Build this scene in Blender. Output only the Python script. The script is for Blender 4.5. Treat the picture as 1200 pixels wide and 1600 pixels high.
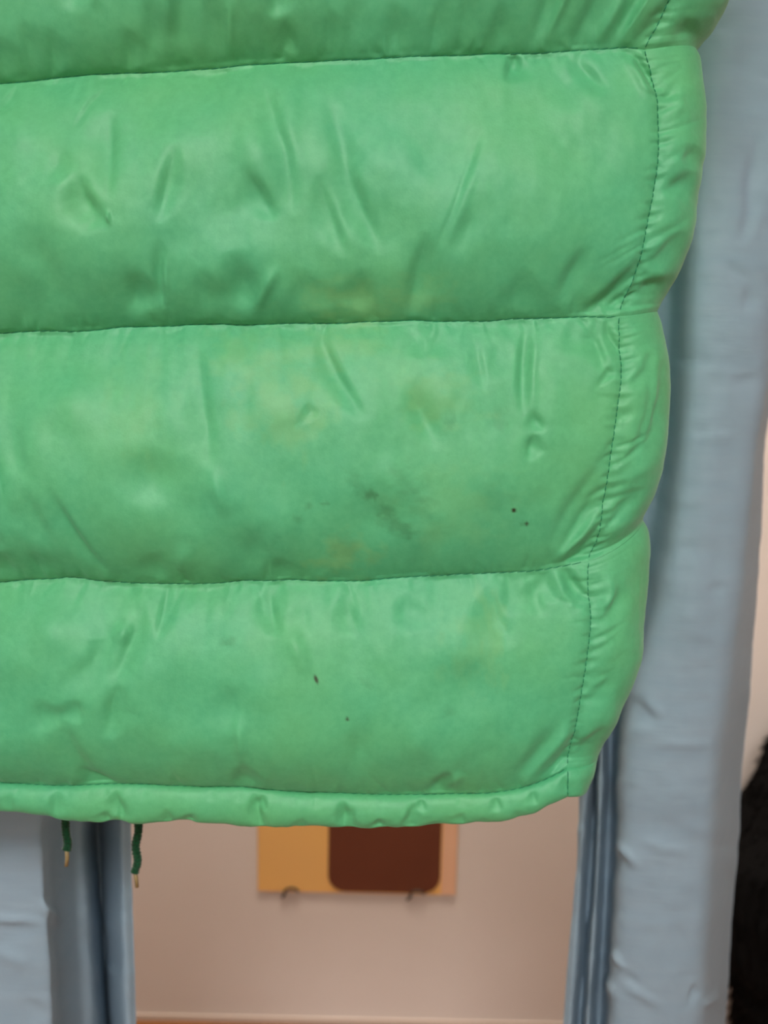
import bpy, math, random
import numpy as np
from mathutils import Matrix, Vector

# ------------------------------------------------------------------ clear
for o in list(bpy.data.objects):
    bpy.data.objects.remove(o, do_unlink=True)
scene = bpy.context.scene
COL = scene.collection
R = math.radians
rng = np.random.default_rng(7)

# ------------------------------------------------------------------ camera
F_PX = 1500.0                      # focal length in pixels of the 1200 x 1600 frame
PITCH, ROLL = R(9.5), R(1.2)
CAM = np.array([0.0, -0.50, 1.30])
cam_d = bpy.data.cameras.new('camera')
cam_d.sensor_fit = 'VERTICAL'
cam_d.sensor_height = 32.0
cam_d.sensor_width = 24.0
cam_d.lens = F_PX / 1600.0 * 32.0
cam_d.clip_start = 0.01
cam_d.dof.use_dof = True
cam_d.dof.focus_distance = 0.475
cam_d.dof.aperture_fstop = 30.0 / 4.2          # entrance pupil of about 4 mm
cam = bpy.data.objects.new('camera', cam_d)
COL.objects.link(cam)
ROTM = Matrix.Rotation(math.pi / 2 - PITCH, 3, 'X') @ Matrix.Rotation(ROLL, 3, 'Z')
cam.matrix_world = Matrix.Translation(CAM) @ ROTM.to_4x4()
scene.camera = cam
RM = np.array(ROTM)

# ------------------------------------------------------------------ world, lamps, exposure
world = bpy.data.worlds.new('world')
scene.world = world
world.use_nodes = True
bg = world.node_tree.nodes['Background']
bg.inputs['Color'].default_value = (0.8, 0.85, 0.9, 1)
bg.inputs['Strength'].default_value = 0.0      # closed room: its lamps are the only light


def area(name, loc, target, size, power, col, size_y=None, spread=180):
    l = bpy.data.lights.new(name, 'AREA')
    l.energy = power
    l.color = col
    l.size = size
    if size_y:
        l.shape = 'RECTANGLE'
        l.size_y = size_y
    l.spread = R(spread)
    o = bpy.data.objects.new(name, l)
    COL.objects.link(o)
    o.location = loc
    o.rotation_euler = (Vector(target) - Vector(loc)).to_track_quat('-Z', 'Y').to_euler()
    return o


area('room_ceiling_lamp_offscreen', (-0.12, -1.95, 2.52), (-0.12, -1.95, 0.0), 0.7, 62, (1.0, 0.985, 0.96))
area('alcove_ceiling_lamp_offscreen', (-0.05, 0.68, 2.50), (-0.05, 0.68, 0.0), 0.35, 38, (1.0, 0.86, 0.74))

scene.view_settings.view_transform = 'Standard'
scene.view_settings.look = 'None'
scene.view_settings.gamma = 1.0
scene.view_settings.use_curve_mapping = False
scene.view_settings.exposure = 0.0


# ------------------------------------------------------------------ helpers
def P(px, py, Y):
    """world point seen at a photo pixel on the vertical plane y = Y (arrays allowed)"""
    px, py, Y = np.broadcast_arrays(np.asarray(px, float), np.asarray(py, float), np.asarray(Y, float))
    d = np.stack([(px - 600) / F_PX, -(py - 800) / F_PX, -np.ones_like(px)], -1) @ RM.T
    t = (Y - CAM[1]) / d[..., 1]
    return CAM + d * t[..., None]


def floor_hit(px, py):
    d = RM @ np.array([(px - 600) / F_PX, -(py - 800) / F_PX, -1.0])
    return CAM + d * (-CAM[2] / d[2])


def interp(poly, x):
    a = np.array(poly, float)
    return np.interp(x, a[:, 0], a[:, 1])


def smooth_interp(poly, x):
    """Catmull-Rom style (monotone-free) cubic interpolation through (x, y) pairs"""
    a = np.array(poly, float)
    xs, ys = a[:, 0], a[:, 1]
    m = np.gradient(ys, xs)
    x = np.clip(np.asarray(x, float), xs[0], xs[-1])
    i = np.clip(np.searchsorted(xs, x) - 1, 0, len(xs) - 2)
    h = xs[i + 1] - xs[i]
    t = (x - xs[i]) / h
    return ((2 * t ** 3 - 3 * t ** 2 + 1) * ys[i] + (t ** 3 - 2 * t ** 2 + t) * h * m[i]
            + (-2 * t ** 3 + 3 * t ** 2) * ys[i + 1] + (t ** 3 - t ** 2) * h * m[i + 1])


def vnoise(x, y, seed):
    g = np.random.default_rng(seed).uniform(-1, 1, (64, 64))
    xi, yi = np.floor(x).astype(int), np.floor(y).astype(int)
    fx, fy = x - xi, y - yi
    fx, fy = fx * fx * fx * (fx * (fx * 6 - 15) + 10), fy * fy * fy * (fy * (fy * 6 - 15) + 10)
    a, b = g[xi % 64, yi % 64], g[(xi + 1) % 64, yi % 64]
    c, d = g[xi % 64, (yi + 1) % 64], g[(xi + 1) % 64, (yi + 1) % 64]
    return (a * (1 - fx) + b * fx) * (1 - fy) + (c * (1 - fx) + d * fx) * fy


def fbm(x, y, seed, octaves=3, gain=0.5):
    s, a, f = 0, 1.0, 1.0
    for k in range(octaves):
        s = s + a * vnoise(x * f + 13.7 * k, y * f + 7.1 * k, seed + k)
        a *= gain
        f *= 2.03
    return s


def add_stroke(H, X, Y, pts, w, A, kind='v', taper=0.9):
    """press a crease (v), raise a ridge (r) or lay a one-sided fold (f, g) into the height field H"""
    pts = np.array(pts, float)
    if taper > 0:
        taper = 1.9 if w >= 12 else 1.25
    pad = 7.0 * w if kind in 'vr' else 9 * w
    x0, y0 = pts.min(0) - pad
    x1, y1 = pts.max(0) + pad
    m = (X > x0) & (X < x1) & (Y > y0) & (Y < y1)
    if not m.any():
        return
    x, y = X[m], Y[m]
    seg = np.diff(pts, axis=0)
    L = np.hypot(seg[:, 0], seg[:, 1])
    tot = L.sum() + 1e-9
    best = np.full(x.shape, 1e9)
    tt = np.zeros_like(x)
    sd = np.zeros_like(x)
    acc = 0.0
    for k in range(len(seg)):
        ux, uy = seg[k] / (L[k] + 1e-9)
        dx, dy = x - pts[k, 0], y - pts[k, 1]
        a = np.clip(dx * ux + dy * uy, 0, L[k])
        ex, ey = dx - a * ux, dy - a * uy
        d = np.hypot(ex, ey)
        b = d < best
        best = np.where(b, d, best)
        tt = np.where(b, (acc + a) / tot, tt)
        sd = np.where(b, np.where(ex * uy - ey * ux > 0, d, -d), sd)
        acc += L[k]
    tp = np.clip(np.sin(np.pi * tt), 0, 1) ** taper if taper > 0 else (1 - tt) ** -taper
    if kind == 'v':
        # cloth folds lean: a steep wall on the upper side, a long soft slope on the other
        lean = math.copysign(1.0, pts[-1, 0] - pts[0, 0]) if (w < 15 and taper > 0) else 0.0
        sg = sd * lean
        wide = np.where(sg >= 0, 1.15 * w, 2.7 * w * (0.25 + 0.75 * tp)) if lean else w
        q = best / wide
        p = -np.exp(-q * q)
    elif kind == 'r':
        q = best / w
        p = np.exp(-q * q)
    else:
        s = sd if kind == 'f' else -sd
        p = np.where(s > 0, np.exp(-(s / (4.0 * w)) ** 1.3), 0) + np.where(s <= 0, -0.55 * np.exp(-(-s / (1.6 * w)) ** 1.2), 0)
        # soften the step itself
        p = p * np.clip(np.abs(s) / (0.7 * w), 0, 1)
    H[m] += A * p * tp


def grid_normals(V):
    du = np.gradient(V, axis=1)
    dv = np.gradient(V, axis=0)
    n = np.cross(dv, du)
    n /= np.linalg.norm(n, axis=-1, keepdims=True) + 1e-12
    return n


def link(name, me, mat, parent=None, smooth=True):
    o = bpy.data.objects.new(name, me)
    COL.objects.link(o)
    if mat:
        me.materials.append(mat)
    if parent:
        o.parent = parent
    if smooth and len(me.polygons):
        me.polygons.foreach_set('use_smooth', np.ones(len(me.polygons), bool))
    return o


def mesh_from(name, verts, faces):
    me = bpy.data.meshes.new(name)
    verts = np.asarray(verts, np.float32)
    faces = np.asarray(faces, np.int32)
    n = faces.shape[1]
    me.vertices.add(len(verts))
    me.vertices.foreach_set('co', verts.ravel())
    me.loops.add(faces.size)
    me.loops.foreach_set('vertex_index', faces.ravel())
    me.polygons.add(len(faces))
    me.polygons.foreach_set('loop_start', np.arange(0, faces.size, n, dtype=np.int32))
    me.polygons.foreach_set('loop_total', np.full(len(faces), n, np.int32))
    me.update(calc_edges=True)
    me.validate()
    return me


def grid_faces(nr, nc, flip=False, base=0):
    i = np.arange(nr * nc).reshape(nr, nc) + base
    a, b, c, d = i[:-1, :-1], i[:-1, 1:], i[1:, 1:], i[1:, :-1]
    q = np.stack([a, d, c, b] if not flip else [a, b, c, d], -1).reshape(-1, 4)
    return q


def grid_obj(name, V, mat, parent=None, origin=(0, 0, 0), flip=False, attrs=None):
    nr, nc = V.shape[:2]
    me = mesh_from(name, V.reshape(-1, 3) - np.array(origin), grid_faces(nr, nc, flip))
    if attrs:
        for k, a in attrs.items():
            at = me.attributes.new(k, 'FLOAT', 'POINT')
            at.data.foreach_set('value', np.asarray(a, np.float32).ravel())
    return link(name, me, mat, parent)


def tube_mesh(name, pts, radius, sides=8, cap=True, squash=1.0):
    pts = np.asarray(pts, float)
    n = len(pts)
    rad = np.broadcast_to(np.asarray(radius, float), (n,))
    T = np.gradient(pts, axis=0)
    T /= np.linalg.norm(T, axis=1, keepdims=True) + 1e-12
    ref = np.array([0.0, 1.0, 0.0]) if abs(T[0][1]) < 0.9 else np.array([1.0, 0, 0])
    A = np.cross(T, ref)
    A /= np.linalg.norm(A, axis=1, keepdims=True) + 1e-12
    B = np.cross(T, A)
    an = np.linspace(0, 2 * np.pi, sides, endpoint=False)
    V = (pts[:, None] + rad[:, None, None] * (np.cos(an)[None, :, None] * A[:, None]
         + squash * np.sin(an)[None, :, None] * B[:, None])).reshape(-1, 3)
    Fq = []
    for i in range(n - 1):
        for k in range(sides):
            k2 = (k + 1) % sides
            Fq.append((i * sides + k, i * sides + k2, (i + 1) * sides + k2, (i + 1) * sides + k))
    me = bpy.data.meshes.new(name)
    Fq = [tuple(f) for f in Fq]
    if cap:
        Fq.append(tuple(range(sides - 1, -1, -1)))
        Fq.append(tuple((n - 1) * sides + k for k in range(sides)))
    me.from_pydata(V.tolist(), [], Fq)
    me.update()
    return me


def box_mesh(name, lo, hi, bevel=0.0):
    import bmesh
    bm = bmesh.new()
    bmesh.ops.create_cube(bm, size=1)
    lo, hi = np.array(lo), np.array(hi)
    for v in bm.verts:
        v.co = Vector((lo + hi) / 2 + (hi - lo) * np.array(v.co))
    if bevel:
        bmesh.ops.bevel(bm, geom=bm.edges[:], offset=bevel, segments=2, affect='EDGES', profile=0.5)
    me = bpy.data.meshes.new(name)
    bm.to_mesh(me)
    bm.free()
    return me


def empty(name, loc):
    o = bpy.data.objects.new(name, None)
    o.location = loc
    o.empty_display_size = 0.05
    COL.objects.link(o)
    return o


def tag(o, label=None, cat=None, group=None, kind=None):
    if label:
        o['label'] = label
    if cat:
        o['category'] = cat
    if group:
        o['group'] = group
    if kind:
        o['kind'] = kind
    return o


def srgb(r, g, b):
    f = lambda c: ((c / 255 + 0.055) / 1.055) ** 2.4 if c / 255 > 0.04045 else c / 255 / 12.92
    return (f(r), f(g), f(b), 1.0)


# ------------------------------------------------------------------ materials
def new_mat(name, col, rough=0.5, spec=0.5, sheen=0.0, metal=0.0):
    m = bpy.data.materials.new(name)
    m.use_nodes = True
    nt = m.node_tree
    b = nt.nodes['Principled BSDF']
    b.inputs['Base Color'].default_value = col
    b.inputs['Roughness'].default_value = rough
    b.inputs['Specular IOR Level'].default_value = spec
    b.inputs['Sheen Weight'].default_value = sheen
    b.inputs['Metallic'].default_value = metal
    return m, nt, b


def noise_node(nt, scale, detail=3, rough=0.5, vec=None, distortion=0.0):
    n = nt.nodes.new('ShaderNodeTexNoise')
    n.inputs['Scale'].default_value = scale
    n.inputs['Detail'].default_value = detail
    n.inputs['Roughness'].default_value = rough
    n.inputs['Distortion'].default_value = distortion
    if vec:
        nt.links.new(vec, n.inputs['Vector'])
    return n


def mix_col(nt, fac, a, b, blend='MIX'):
    n = nt.nodes.new('ShaderNodeMix')
    n.data_type = 'RGBA'
    n.blend_type = blend
    for sock, v in ((n.inputs[0], fac), (n.inputs[6], a), (n.inputs[7], b)):
        if hasattr(v, 'is_output') or isinstance(v, bpy.types.NodeSocket):
            nt.links.new(v, sock)
        else:
            sock.default_value = v
    return n.outputs[2]


def ramp(nt, fac, stops):
    n = nt.nodes.new('ShaderNodeValToRGB')
    e = n.color_ramp.elements
    while len(e) < len(stops):
        e.new(0.5)
    for k, (p, c) in enumerate(stops):
        e[k].position = p
        e[k].color = c if len(c) == 4 else (*c, 1)
    nt.links.new(fac, n.inputs['Fac'])
    return n.outputs['Color']


def bump(nt, b, height, strength, dist):
    n = nt.nodes.new('ShaderNodeBump')
    n.inputs['Strength'].default_value = strength
    n.inputs['Distance'].default_value = dist
    nt.links.new(height, n.inputs['Height'])
    nt.links.new(n.outputs['Normal'], b.inputs['Normal'])


def obj_coord(nt):
    return nt.nodes.new('ShaderNodeTexCoord').outputs['Object']


# green nylon of the jacket: faded dye, stains carried by mesh attributes
m_green, nt, b = new_mat('green_nylon', srgb(98, 172, 124), 0.52, 0.40, 0.14)
oc = obj_coord(nt)
n1 = noise_node(nt, 14, 3, 0.55, oc)
base = mix_col(nt, ramp(nt, n1.outputs['Fac'], [(0.35, (0, 0, 0)), (0.7, (1, 1, 1))]), srgb(78, 168, 122), srgb(90, 171, 116))
n2 = noise_node(nt, 260, 2, 0.6, oc)
base = mix_col(nt, 0.12, base, ramp(nt, n2.outputs['Fac'], [(0.3, srgb(50, 148, 93)), (0.7, srgb(110, 205, 143))]))
at_t = nt.nodes.new('ShaderNodeAttribute'); at_t.attribute_name = 'tint'
at_s = nt.nodes.new('ShaderNodeAttribute'); at_s.attribute_name = 'stain'
at_k = nt.nodes.new('ShaderNodeAttribute'); at_k.attribute_name = 'speck'
base = mix_col(nt, at_t.outputs['Fac'], base, srgb(146, 182, 104))
base = mix_col(nt, at_s.outputs['Fac'], base, srgb(50, 104, 60))
base = mix_col(nt, at_k.outputs['Fac'], base, srgb(40, 45, 22))
nt.links.new(base, b.inputs['Base Color'])
b.inputs['Sheen Roughness'].default_value = 0.4
b.inputs['Sheen Tint'].default_value = (0.75, 1.0, 0.85, 1)
wv = noise_node(nt, 900, 2, 0.5, oc)
bump(nt, b, wv.outputs['Fac'], 0.10, 0.0006)

m_thread, _, _ = new_mat('dark_green_thread', srgb(44, 134, 96), 0.7, 0.2)
m_cord, nt, b = new_mat('dark_green_cord', srgb(14, 84, 46), 0.9, 0.15, 0.3)
n1 = noise_node(nt, 700, 2, 0.6, obj_coord(nt))
nt.links.new(ramp(nt, n1.outputs['Fac'], [(0.35, srgb(5, 44, 24)), (0.7, srgb(18, 84, 50))]), b.inputs['Base Color'])
m_aglet, _, _ = new_mat('tan_plastic_tip', srgb(140, 122, 84), 0.35, 0.5)
m_lining, _, _ = new_mat('olive_lining', srgb(120, 132, 92), 0.6, 0.3)


def satin(name, c1, c2):
    m, nt, b = new_mat(name, c1, 0.52, 0.25, 0.0)
    oc = obj_coord(nt)
    mp = nt.nodes.new('ShaderNodeMapping')
    mp.inputs['Scale'].default_value = (4, 4, 30)
    nt.links.new(oc, mp.inputs['Vector'])
    n1 = noise_node(nt, 3.0, 4, 0.6, mp.outputs['Vector'])
    nt.links.new(mix_col(nt, n1.outputs['Fac'], c1, c2), b.inputs['Base Color'])
    n2 = noise_node(nt, 9, 5, 0.6, mp.outputs['Vector'])
    bump(nt, b, n2.outputs['Fac'], 0.12, 0.003)
    return m


m_curtain = satin('blue_grey_satin', srgb(132, 156, 174), srgb(146, 166, 182))

m_wall, nt, b = new_mat('off_white_plaster', srgb(222, 208, 198), 0.75, 0.25)
n1 = noise_node(nt, 3.0, 4, 0.6, obj_coord(nt))
nt.links.new(mix_col(nt, n1.outputs['Fac'], srgb(214, 202, 194), srgb(226, 216, 210)), b.inputs['Base Color'])
n2 = noise_node(nt, 90, 3, 0.6, obj_coord(nt))
bump(nt, b, n2.outputs['Fac'], 0.1, 0.003)
m_wall2, _, _ = new_mat('taupe_wall_paint', srgb(206, 202, 196), 0.8, 0.2)
m_ceil, _, _ = new_mat('white_ceiling_paint', srgb(232, 230, 224), 0.85, 0.2)
m_trim, _, _ = new_mat('cream_trim_paint', srgb(206, 190, 178), 0.5, 0.4)

m_floor, nt, b = new_mat('orange_brown_wood', srgb(150, 96, 52), 0.45, 0.4)
oc = obj_coord(nt)
mp = nt.nodes.new('ShaderNodeMapping'); mp.inputs['Scale'].default_value = (2, 22, 1)
nt.links.new(oc, mp.inputs['Vector'])
n1 = noise_node(nt, 3, 5, 0.6, mp.outputs['Vector'], 0.6)
nt.links.new(ramp(nt, n1.outputs['Fac'], [(0.3, srgb(112, 66, 34)), (0.7, srgb(150, 98, 56))]), b.inputs['Base Color'])

m_orange, nt, b = new_mat('orange_picture', srgb(226, 158, 72), 0.5, 0.3)
n1 = noise_node(nt, 6, 3, 0.5, obj_coord(nt))
nt.links.new(mix_col(nt, n1.outputs['Fac'], srgb(232, 182, 116), srgb(244, 190, 108)), b.inputs['Base Color'])
m_brown, nt, b = new_mat('dark_brown_picture', srgb(104, 56, 38), 0.5, 0.3)
n1 = noise_node(nt, 5, 3, 0.5, obj_coord(nt))
nt.links.new(mix_col(nt, n1.outputs['Fac'], srgb(92, 48, 32), srgb(118, 66, 46)), b.inputs['Base Color'])
m_peach, _, _ = new_mat('peach_picture', srgb(232, 184, 150), 0.5, 0.3)
m_clip, _, _ = new_mat('dark_metal_clip', srgb(74, 62, 52), 0.5, 0.5, 0, 0.4)
m_black, _, _ = new_mat('black_plush', srgb(11, 10, 10), 0.95, 0.08, 0.0)
m_steel, _, _ = new_mat('brushed_steel', srgb(150, 150, 150), 0.35, 0.5, 0, 1.0)

# ------------------------------------------------------------------ room shell
corner = floor_hit(215, 1592)
YW = float(corner[1])              # back wall plane
XL, XR, YF, HC = -1.9, 1.9, -2.3, 2.6
T = 0.08


def struct(name, lo, hi, mat):
    o = link(name, box_mesh(name, lo, hi), mat, None, False)
    tag(o, kind='structure')
    return o


struct('floor', (XL - T, YF - T, -T), (XR + T, YW + T, 0), m_floor)
struct('ceiling', (XL - T, YF - T, HC), (XR + T, YW + T, HC + T), m_ceil)
struct('wall_back', (XL - T, YW, 0), (XR + T, YW + T, HC), m_wall)
struct('wall_front', (XL - T, YF - T, 0), (XR + T, YF, HC), m_wall2)
struct('wall_left', (XL - T, YF, 0), (XL, YW, HC), m_wall2)
struct('wall_right', (XR, YF, 0), (XR + T, YW, HC), m_wall2)
struct('baseboard_back', (XL, YW - 0.004, 0), (XR, YW, 0.012), m_trim)

# ------------------------------------------------------------------ the puffer jacket
PX = 0.000333                      # one photo pixel on the jacket plane, in metres
MIRX = 150.0                       # the jacket's middle, as a photo column
YSIDE = 0.036                      # depth of the side outline behind the quilting seams

# horizontal seams (photo columns, rows) on the plane y = 0
def mir(poly):
    l = [(2 * MIRX - x, y) for x, y in poly if x > MIRX + 60]
    l = [p for p in l if p[0] < -40]
    return sorted(l + list(poly))


SEAM = [
    [(-900, -640), (-600, -652), (150, -690), (600, -672), (1300, -640)],
    [(-900, -268), (0, -276), (600, -300), (1300, -330)],
    [(-900, 128), (-300, 150), (-100, 142), (0, 131), (40, 128), (90, 121), (200, 115), (290, 111), (400, 101), (550, 93), (700, 87), (850, 83), (930, 77), (985, 75), (1012, 79), (1100, 80)],
    [(-900, 500), (-300, 523), (0, 521), (60, 518), (120, 517), (200, 511), (300, 508), (420, 507), (500, 505), (620, 502), (760, 501), (850, 497), (940, 495), (975, 494), (1100, 490)],
    [(-900, 880), (-500, 905), (-100, 914), (0, 909), (60, 904), (120, 903), (200, 911), (300, 912), (400, 907), (470, 906), (550, 907), (650, 900), (760, 896), (850, 889), (905, 880), (940, 875), (1100, 860)],
    [(-900, 1170), (-600, 1190), (-300, 1218), (0, 1222), (100, 1227), (190, 1224), (300, 1228), (395, 1230), (440, 1235), (520, 1238), (600, 1241), (700, 1240), (780, 1237), (830, 1226), (870, 1209), (892, 1197), (940, 1180)],
    [(-900, 1215), (-600, 1238), (-300, 1262), (0, 1266), (25, 1266), (60, 1271), (100, 1279), (180, 1281), (215, 1284), (280, 1281), (370, 1286), (415, 1291), (470, 1288), (535, 1290), (600, 1290), (660, 1287), (740, 1285), (800, 1277), (850, 1261), (895, 1241), (940, 1215)],
]
VSEAM = [(-700, 1190), (-300, 1140), (-150, 1100), (0, 1048), (40, 1032), (78, 1014), (100, 1020), (150, 1029), (200, 1030), (260, 1027), (350, 1012), (440, 992), (490, 974), (530, 972), (580, 973), (640, 965), (700, 956), (780, 945), (850, 935), (876, 924), (900, 922), (955, 925), (1010, 918), (1090, 905), (1160, 893), (1196, 890), (1240, 893)]
# outline of the side: (row in photo, column) per baffle
OUTL = [
    [(-640, 1200), (-560, 1262), (-450, 1280), (-350, 1262), (-300, 1225)],
    [(-300, 1225), (-250, 1245), (-150, 1230), (-50, 1166), (0, 1137), (30, 1126), (60, 1107), (87, 1083)],
    [(87, 1083), (95, 1088), (120, 1093), (170, 1097), (220, 1097), (300, 1090), (360, 1079), (430, 1055), (487, 1022)],
    [(487, 1022), (505, 1030), (540, 1039), (580, 1044), (620, 1045), (690, 1040), (760, 1024), (808, 1001)],
    [(808, 1001), (822, 1010), (845, 1015), (880, 1015), (950, 1010), (1020, 1000), (1090, 973), (1150, 943), (1172, 931)],
    [(1172, 931), (1195, 924), (1215, 916), (1236, 905)],
]
NB = 6                              # baffle rows incl. the hem channel
HB = [66, 72, 74, 72, 67, 20]       # bulge of each row in photo pixels
NV = [30, 120, 150, 150, 140, 36]

bx = np.array(P(MIRX, 1284, 0.036))
jacket = empty('puffer_jacket', tuple(bx))
tag(jacket, 'bright green quilted puffer jacket hanging in front of the blue curtains', 'jacket')
JO = bx


def vdist(n):
    v = np.linspace(0, 1, n)
    return 0.45 * v + 0.55 * (1 - np.cos(np.pi * v)) / 2


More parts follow.
